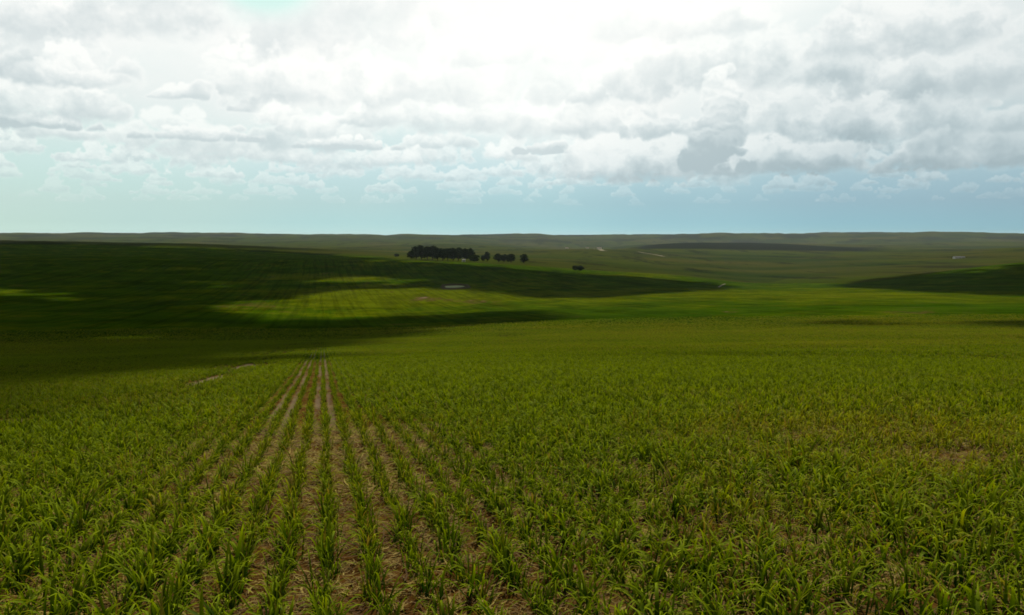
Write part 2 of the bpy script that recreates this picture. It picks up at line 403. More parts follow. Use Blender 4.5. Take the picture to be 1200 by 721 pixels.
def land(x, y, z):
    """green crop density, dryness, bareness and far-country tint for ground points"""
    D = np.hypot(x, y); px, py = picture(x, y, z)
    n1 = fbm(x/7, y/7, 4); n2 = fbm(x/2.2+9, y/2.2, 3); n3 = fbm(x/45, y/45, 4)
    # dryness of the crop: yellow patches
    dry = .42+.42*n3+.40*n1
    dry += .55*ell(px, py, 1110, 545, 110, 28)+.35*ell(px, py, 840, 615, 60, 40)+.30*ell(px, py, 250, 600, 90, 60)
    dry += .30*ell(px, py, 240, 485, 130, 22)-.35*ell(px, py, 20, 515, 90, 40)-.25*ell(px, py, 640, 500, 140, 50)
    dry += .28*ell(px, py, 1000, 620, 220, 110)+.25*ell(px, py, 1000, 510, 200, 14)+.3*ell(px, py, 400, 560, 110, 60)-.4*ell(px, py, 700, 430, 420, 24)  # last term: crop made greener and darker in place of half shade
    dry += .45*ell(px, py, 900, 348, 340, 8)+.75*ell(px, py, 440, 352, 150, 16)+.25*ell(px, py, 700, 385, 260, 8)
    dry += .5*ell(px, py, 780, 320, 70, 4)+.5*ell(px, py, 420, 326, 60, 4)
    # bare soil
    bare = .30*n1+.34*n2+.02+.10*ell(px, py, 1000, 600, 300, 110)
    bare += .25*ell(px, py, 352, 460, 36, 40)+.25*ell(px, py, 372, 420, 16, 30)+(.60+.9*fbm(x/3, y/7, 4, .65))*np.exp(-((px-268)/66)**2-((py-(436-(px-268)*.33))/12.5)**2)*(1+.9*vnoise((x*ROWP[0]+y*ROWP[1])/.62, (x*ROWD[0]+y*ROWD[1])/14))
    bare += .04*ell(px, py, 385, 600, 110, 120)+.50*ell(px, py, 540, 720, 180, 50)+.36*ell(px, py, 1100, 540, 70, 14)
    bare += .45*ell(px, py, 10, 492, 50, 5)+.55*ell(px, py, 597, 393, 26, 3)+.25*ell(px, py, 470, 520, 70, 40)
    bare += (.40*ell(px, py, 490, 350, 34, 4.)+.42*ell(px, py, 555, 353, 34, 4.)+.3*ell(px, py, 415, 327, 30, 2.5)+.32*ell(px, py, 310, 360, 60, 5))*(1+1.2*fbm(x/16, y/60, 3))+.55*ell(px, py, 1080, 366, 50, 1.8)
    bare += .4*ell(px, py, 850, 366, 40, 1.6)+.3*ell(px, py, 970, 348, 40, 1.4)
    bare -= .35*ell(px, py, 700, 470, 330, 40)
    return np.clip(dry, 0, 1), np.clip(bare, 0, 1), D, px, py

# ------------------------------------------------------------------ ground sheet
def make_ground():
    azf = np.linspace(-R(40), R(40), 820)
    azb = np.linspace(R(40), R(320), 72)[1:-1]
    az_ = np.concatenate([azf, azb, [azf[0]+2*math.pi]])
    near = 1/np.linspace(1/3.2, 1/150, 350)
    far = np.geomspace(150, 20000, 300)[1:]
    Ds = np.concatenate([[.05, .6, 1.2, 1.9, 2.6], near, far])
    A, Dg = np.meshgrid(az_, Ds)
    X, Y = Dg*np.sin(A), Dg*np.cos(A)
    Z = ground(X, Y)
    Z[:, -1] = Z[:, 0]; X[:, -1] = X[:, 0]; Y[:, -1] = Y[:, 0]
    V = np.stack([X, Y, Z], -1).reshape(-1, 3)
    return V, len(Ds), len(az_)
GV, GNR, GNC = make_ground()
gm, g = material('field_soil_and_crop')
geo = g.node('ShaderNodeNewGeometry'); pos = geo.outputs['Position']
sx, sy, sz = g.sep(pos)
flat = g.xyz(sx, sy, 0.)
rngd = g.v('LENGTH', flat)
v_ = g.v('DOT_PRODUCT', flat, (ROWP[0], ROWP[1], 0)); u_ = g.v('DOT_PRODUCT', flat, (ROWD[0], ROWD[1], 0))
dry = g.attr('dry'); bare = g.attr('bare'); far = g.attr('far'); scrub = g.attr('scrub')
rowv = g.xyz(g.m('MULTIPLY', v_, 1/.31), g.m('MULTIPLY', u_, .10), 0.)
streak = g.noise(rowv, 1.0, 3., .6)
streak2 = g.noise(g.xyz(g.m('MULTIPLY', v_, .5), g.m('MULTIPLY', u_, .022), 0.), 1., 5., .6)
n_f = g.noise(flat, 5., 6., .65); n_m = g.noise(flat, .55, 5., .6); n_l = g.noise(flat, .03, 6., .62)
soil = g.mix(g.step(n_f, .3, .7), (.040, .017, .004), (.120, .056, .012))  # brown soil, darkened for the shade between plants
soil = g.mix(g.step(n_m, .45, .7), soil, (.15, .088, .022))
pale = g.mix(n_m, (.14, .100, .060), (.24, .18, .11))
soil = g.mix(g.step(bare, .45, .85), soil, pale)
lit_f = g.noise(g.xyz(g.m('MULTIPLY', sx, 30.), g.m('MULTIPLY', sy, 60.), 0.), 1., 4., .7)
soil = g.mix(g.m('MULTIPLY', g.step(lit_f, .58, .68), .5), soil, (.22, .155, .035))
# canopy seen from far off, with the rows' grain
green = g.mix(g.step(n_l, .3, .7), (.040, .095, .0006), (.066, .122, .0008))
yell = g.mix(g.step(n_m, .3, .7), (.100, .150, .0008), (.165, .180, .002))
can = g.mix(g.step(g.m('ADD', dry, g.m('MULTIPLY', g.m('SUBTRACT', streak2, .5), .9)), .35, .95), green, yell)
mott = g.noise(g.xyz(g.m('MULTIPLY', sx, .035), g.m('MULTIPLY', sy, .022), 0.), 1., 7., .68)
can = g.mix(g.step(mott, .36, .60), g.v('SCALE', can, scale=.62), can)
redd = g.mix(n_m, (.085, .052, .016), (.15, .105, .030))
can = g.mix(g.m('MULTIPLY', g.step(g.m('ADD', mott, g.m('MULTIPLY', bare, .35)), .62, .74), .6), can, redd)
tram = g.noise(g.xyz(g.m('MULTIPLY', v_, .30), g.m('MULTIPLY', u_, .004), 0.), 1., 5., .7)
can = g.mix(g.m('MULTIPLY', g.step(tram, .46, .60), .6), can, g.v('SCALE', can, scale=.50))
tex = g.noise(g.xyz(g.m('MULTIPLY', v_, 3.), g.m('MULTIPLY', u_, 1.2), 0.), 1., 5., .7)
can = g.mix(g.step(tex, .35, .62), g.v('SCALE', can, scale=.55), can)
cover_ = g.m('ADD', bare, g.m('MULTIPLY', g.m('SUBTRACT', streak, .5), 1.3))
fcol = g.mix(g.step(cover_, .42, .72), can, soil)
nearf = g.step(rngd, 42., 80.)
col = g.mix(nearf, soil, fcol)
trkm = None
for kf in (-3.5, -2.5, -.5, .5):
    q_ = g.step(g.m('ABSOLUTE', g.m('SUBTRACT', v_, kf*SP+.01)), .04, .10, 1., 0.)
    trkm = q_ if trkm is None else g.m('MAXIMUM', trkm, q_)
trkm = g.m('MULTIPLY', g.m('MULTIPLY', trkm, g.step(rngd, 13., 18.)), g.step(rngd, 140., 50.))
trkm = g.m('MULTIPLY', trkm, g.step(g.noise(g.xyz(g.m('MULTIPLY', v_, 1.7), g.m('MULTIPLY', u_, .16), 0.), 1., 4., .65), .36, .58))
col = g.mix(g.m('MULTIPLY', trkm, .75), col, pale)
# distant country: stubble, pasture, scrub, darkened in place of cloud shadow
patch = g.noise(g.xyz(g.m('MULTIPLY', sx, .0022), g.m('MULTIPLY', sy, .0030), 0.), 1., 4., .55)
vor = g.node('ShaderNodeTexVoronoi', feature='F1'); g.put(vor.inputs['Vector'], g.xyz(g.m('MULTIPLY', sx, .0045), g.m('MULTIPLY', sy, .0016), 0.)); vor.inputs['Scale'].default_value = 1.
vc = g.sep(vor.outputs['Color'])[0]
olive = g.mix(g.step(patch, .35, .65), (.022, .040, .0028), (.062, .060, .008))
olive = g.mix(g.m('MULTIPLY', g.step(vc, .55, .8), .6), olive, (.050, .068, .003))
dots = g.noise(g.xyz(g.m('MULTIPLY', sx, .012), g.m('MULTIPLY', sy, .0024), 0.), 1., 6., .72)
olive = g.mix(g.m('MULTIPLY', g.step(dots, .52, .62), .7), olive, (.008, .012, .004))
col = g.mix(far, col, olive)
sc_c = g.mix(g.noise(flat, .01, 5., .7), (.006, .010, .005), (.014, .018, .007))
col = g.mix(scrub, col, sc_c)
bh = g.m('ADD', g.m('MULTIPLY', n_f, g.step(rngd, 60., 10.)), g.m('MULTIPLY', g.m('MULTIPLY', tex, 3.), nearf))
gd = g.node('ShaderNodeBsdfDiffuse'); g.put(gd.inputs[0], col); gd.inputs['Roughness'].default_value = .6
g.l.new(bump(g, bh, .05, .8), gd.inputs['Normal']); finish(g, gd.outputs[0])

gme = grid_mesh('ground', GV, GNR, GNC, [gm])
go = tag(obj('ground', gme), kind='structure')
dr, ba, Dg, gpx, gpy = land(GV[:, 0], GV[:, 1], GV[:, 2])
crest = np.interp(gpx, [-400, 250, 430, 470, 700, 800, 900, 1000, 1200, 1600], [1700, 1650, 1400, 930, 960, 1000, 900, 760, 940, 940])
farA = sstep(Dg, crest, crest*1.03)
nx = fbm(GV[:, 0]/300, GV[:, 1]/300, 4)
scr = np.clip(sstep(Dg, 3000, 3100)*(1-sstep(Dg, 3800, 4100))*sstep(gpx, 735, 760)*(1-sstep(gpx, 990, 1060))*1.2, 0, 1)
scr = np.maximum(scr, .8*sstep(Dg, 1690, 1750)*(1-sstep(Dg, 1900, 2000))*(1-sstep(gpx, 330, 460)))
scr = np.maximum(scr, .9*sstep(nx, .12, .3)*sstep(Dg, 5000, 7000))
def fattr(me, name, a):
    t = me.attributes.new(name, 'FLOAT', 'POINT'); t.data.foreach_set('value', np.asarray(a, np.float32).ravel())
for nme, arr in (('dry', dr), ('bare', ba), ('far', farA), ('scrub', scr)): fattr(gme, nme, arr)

# ------------------------------------------------------------------ crop plants
def leaf_material():
    m, g = material('crop_leaf')
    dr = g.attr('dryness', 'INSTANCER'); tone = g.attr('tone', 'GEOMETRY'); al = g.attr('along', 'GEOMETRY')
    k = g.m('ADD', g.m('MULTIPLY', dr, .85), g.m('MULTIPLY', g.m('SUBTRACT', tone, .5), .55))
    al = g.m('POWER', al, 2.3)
    fresh = g.mix(al, (.009, .036, .0003), (.275, .350, .0012))  # blade base darkened as shade, tip brightened as if sunlit
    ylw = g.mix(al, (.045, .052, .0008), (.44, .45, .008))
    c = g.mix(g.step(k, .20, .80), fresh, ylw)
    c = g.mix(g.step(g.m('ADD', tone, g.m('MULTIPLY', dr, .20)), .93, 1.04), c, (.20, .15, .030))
    geo = g.node('ShaderNodeNewGeometry')
    d = g.node('ShaderNodeBsdfPrincipled'); g.put(d.inputs['Base Color'], c)
    d.inputs['Roughness'].default_value = .6; d.inputs['Specular IOR Level'].default_value = .03
    t = g.node('ShaderNodeBsdfTranslucent')
    g.put(t.inputs[0], g.mix(1., c, (1.25, 1.2, .4), 'MULTIPLY'))
    mx = g.node('ShaderNodeMixShader'); mx.inputs[0].default_value = .36
    g.l.new(d.outputs[0], mx.inputs[1]); g.l.new(t.outputs[0], mx.inputs[2])
    finish(g, mx.outputs[0]); return m
LEAF = leaf_material()
def plant_mesh(name, nb, h, seg=6, wide=1., droop=1., spread=1., fold=True, along_row=1.):
    V, Fc, tone, along = [], [], [], []
    for b in range(nb):
        phi = random.uniform(0, 2*math.pi); L = h*random.uniform(.6, 1.6)
        el = random.uniform(R(60), R(88)) if random.random() < .6 else R(random.uniform(30, 62))
        bend = droop*random.uniform(.8, 3.0)*R(50)
        el0 = el; wd = wide*random.uniform(.008, .020); tn = random.random()
        hx, hy = math.cos(phi), math.sin(phi)
        bx, by = random.gauss(0, .018)*spread/along_row**.5, random.gauss(0, .018)*spread*along_row
        p = Vector((bx, by, -.01)); tw = random.uniform(-.8, .8); step = L/seg
        base = len(V)
        for i in range(seg+1):
            t = i/seg
            wv = wd*(.55+1.2*t)*(1-t)**.75*1.15 if t > 0 else wd*.45
            if i == seg: wv = .0007
            side = Vector((-hy, hx, 0))*math.cos(tw*t)+Vector((0, 0, 1))*math.sin(tw*t)
            dirv = Vector((hx*math.cos(el), hy*math.cos(el), math.sin(el)))
            nrm = dirv.cross(side).normalized()
            if fold:
                V += [p-side*wv, p-nrm*wv*.35*(-1 if nrm.z < 0 else 1), p+side*wv]; tone += [tn]*3; along += [t]*3
            else:
                V += [p-side*wv, p+side*wv]; tone += [tn]*2; along += [t]*2
            p = p+dirv*step
            el = el-bend*(t**1.3)*1.6/seg*1.6
            el = max(el, -R(75))
        k = 3 if fold else 2
        for i in range(seg):
            a = base+i*k
            for q in range(k-1): Fc.append((a+q, a+q+1, a+k+q+1, a+k+q))
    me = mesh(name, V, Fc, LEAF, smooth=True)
    fattr(me, 'tone', tone); fattr(me, 'along', along); return me
KINDS = [('upright', .9, .45), ('arching', 1.1, 1.0), ('drooping', 1.0, 1.5), ('ragged', .85, 1.2), ('full', 1.15, .9), ('thin', .9, .7)]
NEARM = []
for i in range(18):
    nm, hs, dp = KINDS[i % 6]; nb = {'full': 17, 'thin': 8}.get(nm, 12)
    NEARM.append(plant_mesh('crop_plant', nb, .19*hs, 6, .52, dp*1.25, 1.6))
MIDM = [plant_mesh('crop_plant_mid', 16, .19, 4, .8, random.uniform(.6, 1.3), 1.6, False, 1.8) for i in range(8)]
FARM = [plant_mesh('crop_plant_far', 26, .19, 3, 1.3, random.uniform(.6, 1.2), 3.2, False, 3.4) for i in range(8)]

def sow(d0, d1, along_sp, halfw, keepp=1., every=1):
    """points along the drilled rows between two ranges from the path"""
    k0, k1 = -int(halfw/SP)-1, int(halfw/SP)+1
    pts = []
    ks = np.arange(k0, k1+1, every)
    us = np.arange(-d1*.4, d1*1.1, along_sp)
    K, U = np.meshgrid(ks, us, indexing='ij'); K = K.ravel().astype(float); U = U.ravel()
    U = U+rng.uniform(-.5, .5, len(U))*along_sp
    vj = rng.normal(0, .027, len(U))
    Vv = K*SP+vj+.01-.012*np.sin(U*.25+1.)-.012*vnoise(U*.9, U*0+3)
    x = U*ROWD[0]+Vv*ROWP[0]; y = U*ROWD[1]+Vv*ROWP[1]
    D = np.hypot(x, y); a = np.arctan2(x, y)
    ok = (D >= d0) & (D < d1) & (np.abs(a) < (R(82) if d1 < 20 else R(52) if d1 < 60 else R(42)))
    x, y, K = x[ok], y[ok], K[ok]
    z = ground(x, y)
    dr, ba, D, px, py = land(x, y, z)
    trk_ = np.isin(K, (-4, -3, -2, -1, 0, 1))*sstep(D, 14, 20)*(1-sstep(D, 50, 140))
    pr = 1.15-ba*1.35-.18*trk_
    keep = rng.random(len(x)) < pr*keepp
    return x[keep], y[keep], z[keep], K[keep], dr[keep], np.clip(ba+.75*trk_, 0, 1.1)[keep], px[keep], py[keep]

def scatter(name, label, cat, pts, rots, scl, idx, dryv, meshes):
    me = bpy.data.meshes.new(name+'_points'); me.vertices.add(len(pts)); me.vertices.foreach_set('co', pts.astype(np.float32).ravel())
    ra = me.attributes.new('rot', 'FLOAT_VECTOR', 'POINT'); ra.data.foreach_set('vector', rots.astype(np.float32).ravel())
    sa = me.attributes.new('scl', 'FLOAT_VECTOR', 'POINT'); sa.data.foreach_set('vector', scl.astype(np.float32).ravel())
    ia = me.attributes.new('idx', 'INT', 'POINT'); ia.data.foreach_set('value', idx.astype(np.int32))
    fattr(me, 'dryness', dryv)
    o = tag(obj(name, me), label, cat, kind='stuff')
    nt = bpy.data.node_groups.new(name+'_scatter', 'GeometryNodeTree')
    nt.interface.new_socket('Geometry', in_out='INPUT', socket_type='NodeSocketGeometry')
    nt.interface.new_socket('Geometry', in_out='OUTPUT', socket_type='NodeSocketGeometry')
    gi = nt.nodes.new('NodeGroupInput'); gout = nt.nodes.new('NodeGroupOutput')
    iop = nt.nodes.new('GeometryNodeInstanceOnPoints')
    c = bpy.data.collections.new(name+'_kinds')
    for q, m in enumerate(meshes):
        c.objects.link(bpy.data.objects.new('%s_kind_%03d' % (name, q), m))
    ci = nt.nodes.new('GeometryNodeCollectionInfo'); ci.inputs['Collection'].default_value = c
    ci.inputs['Separate Children'].default_value = True; ci.inputs['Reset Children'].default_value = True
    def named(n, t):
        a = nt.nodes.new('GeometryNodeInputNamedAttribute'); a.data_type = t; a.inputs[0].default_value = n; return a.outputs[0]
    L = nt.links
    L.new(gi.outputs[0], iop.inputs['Points']); L.new(ci.outputs[0], iop.inputs['Instance'])
    iop.inputs['Pick Instance'].default_value = True
    L.new(named('idx', 'INT'), iop.inputs['Instance Index'])
    e2r = nt.nodes.new('FunctionNodeEulerToRotation'); L.new(named('rot', 'FLOAT_VECTOR'), e2r.inputs[0])
    L.new(e2r.outputs[0], iop.inputs['Rotation']); L.new(named('scl', 'FLOAT_VECTOR'), iop.inputs['Scale'])
    L.new(iop.outputs[0], gout.inputs[0])
    md = o.modifiers.new('scatter', 'NODES'); md.node_group = nt
    return o

ORD = ['first', 'second', 'third', 'fourth', 'fifth', 'sixth', 'seventh', 'eighth', 'ninth', 'tenth', 'eleventh', 'twelfth',
       'thirteenth', 'fourteenth', 'fifteenth', 'sixteenth', 'seventeenth', 'eighteenth', 'nineteenth', 'twentieth']
def nth(i): return ORD[i] if i < len(ORD) else '%dth' % (i+1)
def crop():
    A = sow(2.2, 17, .085, 18)
    x, y, z, K, dr, ba, px, py = A
    n = len(x)
    lush = .5+.5*fbm(x/3.1+7, y/3.1, 3)*1.6
    rot = np.stack([rng.normal(0, .10, n), rng.normal(0, .10, n), rng.uniform(0, 6.283, n)], -1)
    s = rng.uniform(.45, 1.35, n)*(1.10-.5*ba)*(1-.12*dr)*(.86+.30*lush)
    wide = 1.10-.22*ell(px, py, 440, 600, 150, 130)-.08*ell(px, py, 560, 720, 160, 60)
    scl = np.stack([s*wide, s*wide, s*rng.uniform(.85, 1.2, n)], -1)
    idx = rng.integers(0, len(NEARM), n)
    dv = np.clip(dr+rng.normal(0, .20, n), 0, 1)
    inside = (px > 4) & (px < 1196) & (py < 722) & (py > 400)
    order = np.argsort(np.where(inside, -py, 1e9))[:300]
    order = order[inside[order]]
    hero = np.zeros(n, bool); hero[order] = True
    rest = ~hero
    scatter('crop_field', 'near part of the leafy green crop drilled in rows down the slope', 'crop',
            np.stack([x, y, z], -1)[rest], rot[rest], scl[rest], idx[rest], dv[rest], NEARM)
    # 300 nearest plants in view as things of their own
    looks = ['upright', 'arching', 'drooping', 'ragged', 'full', 'thin']
    byrow = {}
    for i in order: byrow.setdefault(int(K[i]), []).append(i)
    for k in sorted(byrow):
        lst = sorted(byrow[k], key=lambda i: -py[i])
        for j, i in enumerate(lst):
            o = obj('crop_plant', NEARM[idx[i]])
            o.location = (x[i], y[i], z[i]); o.rotation_euler = rot[i]; o.scale = scl[i]
            o['dryness'] = float(dv[i])
            where = '%s row %s of the bare furrow' % (nth(-k-1 if k < 0 else k), 'left' if k < 0 else 'right')
            tag(o, '%s crop plant, %s from the front in the %s' % (looks[idx[i] % 6], nth(j), where),
                'crop plant', 'crop plants nearest the viewer')
    B = sow(17, 52, .15, 42)
    x, y, z, K, dr, ba, px, py = B; n = len(x)
    rot = np.stack([rng.normal(0, .1, n), rng.normal(0, .1, n), -ROW_A+math.pi*rng.integers(0, 2, n)+rng.normal(0, .12, n)], -1)
    s = rng.uniform(.55, 1.25, n)*(1.08-.5*ba); wide = 1.15-.15*ell(px, py, 380, 480, 90, 60)
    scl = np.stack([s*wide, s*wide, s], -1)
    scatter('crop_field_middle', 'middle part of the green crop, rows running down the slope', 'crop', np.stack([x, y, z], -1), rot, scl,
            rng.integers(0, len(MIDM), n), np.clip(dr+rng.normal(0, .14, n), 0, 1), MIDM)
    Cc = sow(52, 240, .55, 170)
    x, y, z, K, dr, ba, px, py = Cc; n = len(x)
    rot = np.stack([rng.normal(0, .08, n), rng.normal(0, .08, n), -ROW_A+math.pi*rng.integers(0, 2, n)+rng.normal(0, .06, n)], -1)
    s = rng.uniform(.55, 1.15, n)*(1.08-.5*ba); scl = np.stack([s, s, s*.9], -1)
    fade = rng.random(n) < 1-.80*sstep(np.hypot(x, y), 130, 240)
    scatter('crop_field_far', 'far part of the green crop at the foot of the slope', 'crop', np.stack([x, y, z], -1)[fade], rot[fade], scl[fade],
            rng.integers(0, len(FARM), n)[fade], np.clip(dr+rng.normal(0, .12, n), 0, 1)[fade], FARM)
    return n
crop()

# straw and dead leaves lying between the rows
def litter():
    m, g = material('straw'); q = g.attr('dryness', 'INSTANCER')
    finish(g, bsdf(g, g.mix(q, (.065, .032, .007), (.27, .205, .042)), .8, .1))
    ms = []
    for k in range(6):
        V, Fc = [], []
        for b in range(5):
            p = Vector((random.gauss(0, .05), random.gauss(0, .05), random.uniform(.003, .02))); a = random.uniform(0, 6.28)
            wd = random.uniform(.002, .006); L = random.uniform(.05, .16); base = len(V)
            for i in range(4):
                s_ = Vector((-math.sin(a), math.cos(a), 0))*wd*(1 if i < 3 else .2)
                V += [p-s_, p+s_]; p = p+Vector((math.cos(a), math.sin(a), random.uniform(-.12, .12)))*L/3; a += random.uniform(-.5, .5)
            for i in range(3): Fc.append((base+2*i, base+2*i+1, base+2*i+3, base+2*i+2))
        ms.append(mesh('straw_piece', V, Fc, m))
    n = 40000
    D = np.sqrt(rng.uniform(3.**2, 16.**2, n)); a = rng.uniform(-R(60), R(60), n)
    x, y = D*np.sin(a), D*np.cos(a); z = ground(x, y)
    keep = rng.random(n) < .85
    x, y, z = x[keep], y[keep], z[keep]; n = len(x)
    rot = np.stack([rng.normal(0, .15, n), rng.normal(0, .15, n), rng.uniform(0, 6.283, n)], -1)
    s = rng.uniform(.6, 1.3, n); scl = np.stack([s, s, s], -1)
    pb = fbm(x/.8, y/.8, 3)
    scatter('straw_litter', 'pale dry straw and dead leaves littered between the crop rows', 'straw', np.stack([x, y, z], -1), rot, scl,
            rng.integers(0, 6, n), np.clip(.35+.5*pb+rng.normal(0, .25, n), 0, 1), ms)
litter()

# ------------------------------------------------------------------ trees of the windbreak
bark, g = material('bark'); finish(g, bsdf(g, (.06, .045, .032), .9, .1))
def foliage_mat(name, c0, c1):
    m, g = material(name); oi = g.node('ShaderNodeObjectInfo'); t = g.attr('tone')
    c = g.mix(t, c0, c1); c = g.mix(g.m('MULTIPLY', oi.outputs['Random'], .35), c, c1)
    d = g.node('ShaderNodeBsdfDiffuse'); g.put(d.inputs[0], c); tr = g.node('ShaderNodeBsdfTranslucent'); g.put(tr.inputs[0], c)
    mx = g.node('ShaderNodeMixShader'); mx.inputs[0].default_value = .2
    g.l.new(d.outputs[0], mx.inputs[1]); g.l.new(tr.outputs[0], mx.inputs[2]); finish(g, mx.outputs[0]); return m
DARKF = foliage_mat('dark_foliage', (.010, .018, .010), (.034, .052, .022))
LITEF = foliage_mat('green_foliage', (.018, .034, .010), (.045, .070, .018))
def tree_meshes(h, wd, mat, seed, trunk=.22, nleaf=1500, lobes=9, leaf=1.):
    rr = random.Random(seed)
    V, Fc = [], []
    def limb(p, q, r0, r1, n=6):
        b = len(V); d = (q-p).normalized(); s = d.orthogonal().normalized(); t = d.cross(s)
        for c, r in ((p, r0), ((p+q)/2+Vector((rr.uniform(-.2, .2), rr.uniform(-.2, .2), 0)), (r0+r1)/2), (q, r1)):
            for i in range(n): V.append(c+s*math.cos(i*6.283/n)*r+t*math.sin(i*6.283/n)*r)
        for k in range(2):
            for i in range(n): Fc.append((b+k*n+i, b+k*n+(i+1) % n, b+(k+1)*n+(i+1) % n, b+(k+1)*n+i))
    top = Vector((rr.uniform(-.3, .3), rr.uniform(-.3, .3), h*.62)); limb(Vector((0, 0, -.5)), top, h*.028, h*.012)
    cs = []
    for i in range(lobes):
        a = i*2.4+rr.uniform(-.5, .5); u = (i+.5)/lobes; zz = h*(trunk+.12+(1-trunk-.24)*u)
        rad = wd*.5*(1-abs(u-.42)*.9)*rr.uniform(.45, .75)
        c = Vector((math.cos(a)*rad, math.sin(a)*rad, zz)); cs.append((c, wd*rr.uniform(.20, .31), h*rr.uniform(.10, .17)))
        limb(Vector((0, 0, h*(trunk*.7+.3*u))), c, h*.012, h*.004, 5)
    cs.append((Vector((rr.uniform(-.1, .1)*wd, 0, h*.86)), wd*.2, h*.13))
    tm = mesh('trunk', V, Fc, bark, smooth=True)
    LV, LF, tone = [], [], []
    for i in range(nleaf):
        c, rw, rh = rr.choice(cs)
        v = Vector((rr.gauss(0, 1), rr.gauss(0, 1), rr.gauss(0, 1))).normalized()*(rr.random()**.4)*rr.uniform(.85, 1.12)
        p = c+Vector((v.x*rw, v.y*rw, v.z*rh)); s = h*rr.uniform(.016, .038)*leaf
        n = Vector((rr.gauss(0, 1), rr.gauss(0, 1), rr.gauss(0, 1))).normalized(); a = n.orthogonal().normalized()*s; b = n.cross(a)*.75
        k = len(LV); LV += [p-a-b*.4, p+a*.3-b, p+a+b*.5, p-a*.2+b]; LF.append((k, k+1, k+2, k+3)); tone += [rr.random()]*4
    cm = mesh('crown', LV, LF, mat); fattr(cm, 'tone', tone)
    return tm, cm
PRO = [tree_meshes(16, 11, DARKF, s, .12, 2200, 11) for s in (1, 2, 3, 4)]
PROL = [tree_meshes(8, 9, LITEF, 9, .02, 1800, 8, 1.9)]
PROB = [tree_meshes(4, 8, DARKF, s, .0, 1500, 9, 3.) for s in (12, 13)]
def tree(px, basey, hpx, wpx, D, pro, h0, w0, label, group=None, name='tree', cat='tree', dz=-.15, stretch=1.):
    a = math.atan((px-CX)/F); x, y = D*math.sin(a), D*math.cos(a); zg = float(ground(x, y))
    mpp = (y*math.cos(PITCH)-(zg-EYE)*math.sin(PITCH))/F
    sy_ = hpx*mpp/h0; sx_ = wpx*mpp/w0
    r = link(bpy.data.objects.new(name, None)); r.location = (x, y, zg+dz); r.rotation_euler = (0, 0, random.uniform(0, 6.28))
    r.scale = (sx_, sx_, sy_)
    obj('trunk', pro[0], r); obj('crown', pro[1], r)
    tag(r, label, cat, group); return r
G1 = 'tall dark trees of the long windbreak clump'
wb = [(482, 9, 9), (488, 14, 12), (494, 15.5, 12), (501, 14.5, 11), (507, 15, 12), (513, 14, 12), (519, 12.5, 11), (525, 13.5, 12), (531, 14, 12), (537, 14.5, 12)]
wl = ['low leftmost tree at the end of the dark windbreak clump', 'tall dark tree second from the left end of the long clump',
      'tallest domed tree near the left end of the dark clump', 'dark tree fourth from the left in the long clump',
      'round-topped dark tree fifth from the left in the long clump', 'dark tree at the middle of the long clump, left of the dip',
      'lowest-topped tree standing in the dip of the long clump', 'dark tree just right of the dip in the long clump',
      'dark tree second from the right end of the long clump', 'broad dark tree closing the right end of the long clump']
for i, ((px, h, wp), lb) in enumerate(zip(wb, wl)):
    tree(px, 0, h*1.12, wp*1.15, 1080+14*math.sin(i*2.1), PRO[i % 4], 16, 11, lb, G1)
tree(545, 0, 15.5, 11, 1090, PRO[1], 16, 11, 'tall dark tree behind the small white shed')
tree(552, 0, 15, 11, 1100, PRO[2], 16, 11, 'dark tree rising behind the lighter round tree')
tree(556, 0, 8.5, 14, 1060, PROL[0], 8, 9, 'lower rounder green tree right of the small white shed')
tree(566, 0, 8, 7, 1085, PRO[3], 16, 11, 'small dark tree left of the lone peaked tree')
tree(571, 0, 12, 8.5, 1085, PRO[0], 16, 11, 'lone peaked dark tree between the two gaps')
tree(584, 0, 10.5, 11, 1080, PRO[2], 16, 11, 'leftmost dark tree of the right-hand group of four')
tree(591, 0, 10, 11, 1085, PRO[1], 16, 11, 'second dark tree of the right-hand group of four')
tree(599, 0, 11, 12, 1080, PRO[3], 16, 11, 'third dark tree of the right-hand group, highest of its four')
tree(614, 0, 11.5, 12, 1075, PRO[0], 16, 11, 'rightmost dark tree, set a little apart at the end')
b1 = place(677, 317, 700)
tree(674, 0, 5.6, 8.5, math.hypot(b1[0], b1[1]), PROB[0], 4, 8, 'left half of the lone dark bush pair on the slope right of the trees', None, 'bush', 'bush')
tree(680, 0, 6, 9, math.hypot(b1[0], b1[1])+4, PROB[1], 4, 8, 'right half of the lone dark bush pair on the slope right of the trees', None, 'bush', 'bush')
tree(465, 0, 3.5, 7, 1350, PROB[1], 4, 8, 'small faint bush left of the windbreak clump', None, 'bush', 'bush')

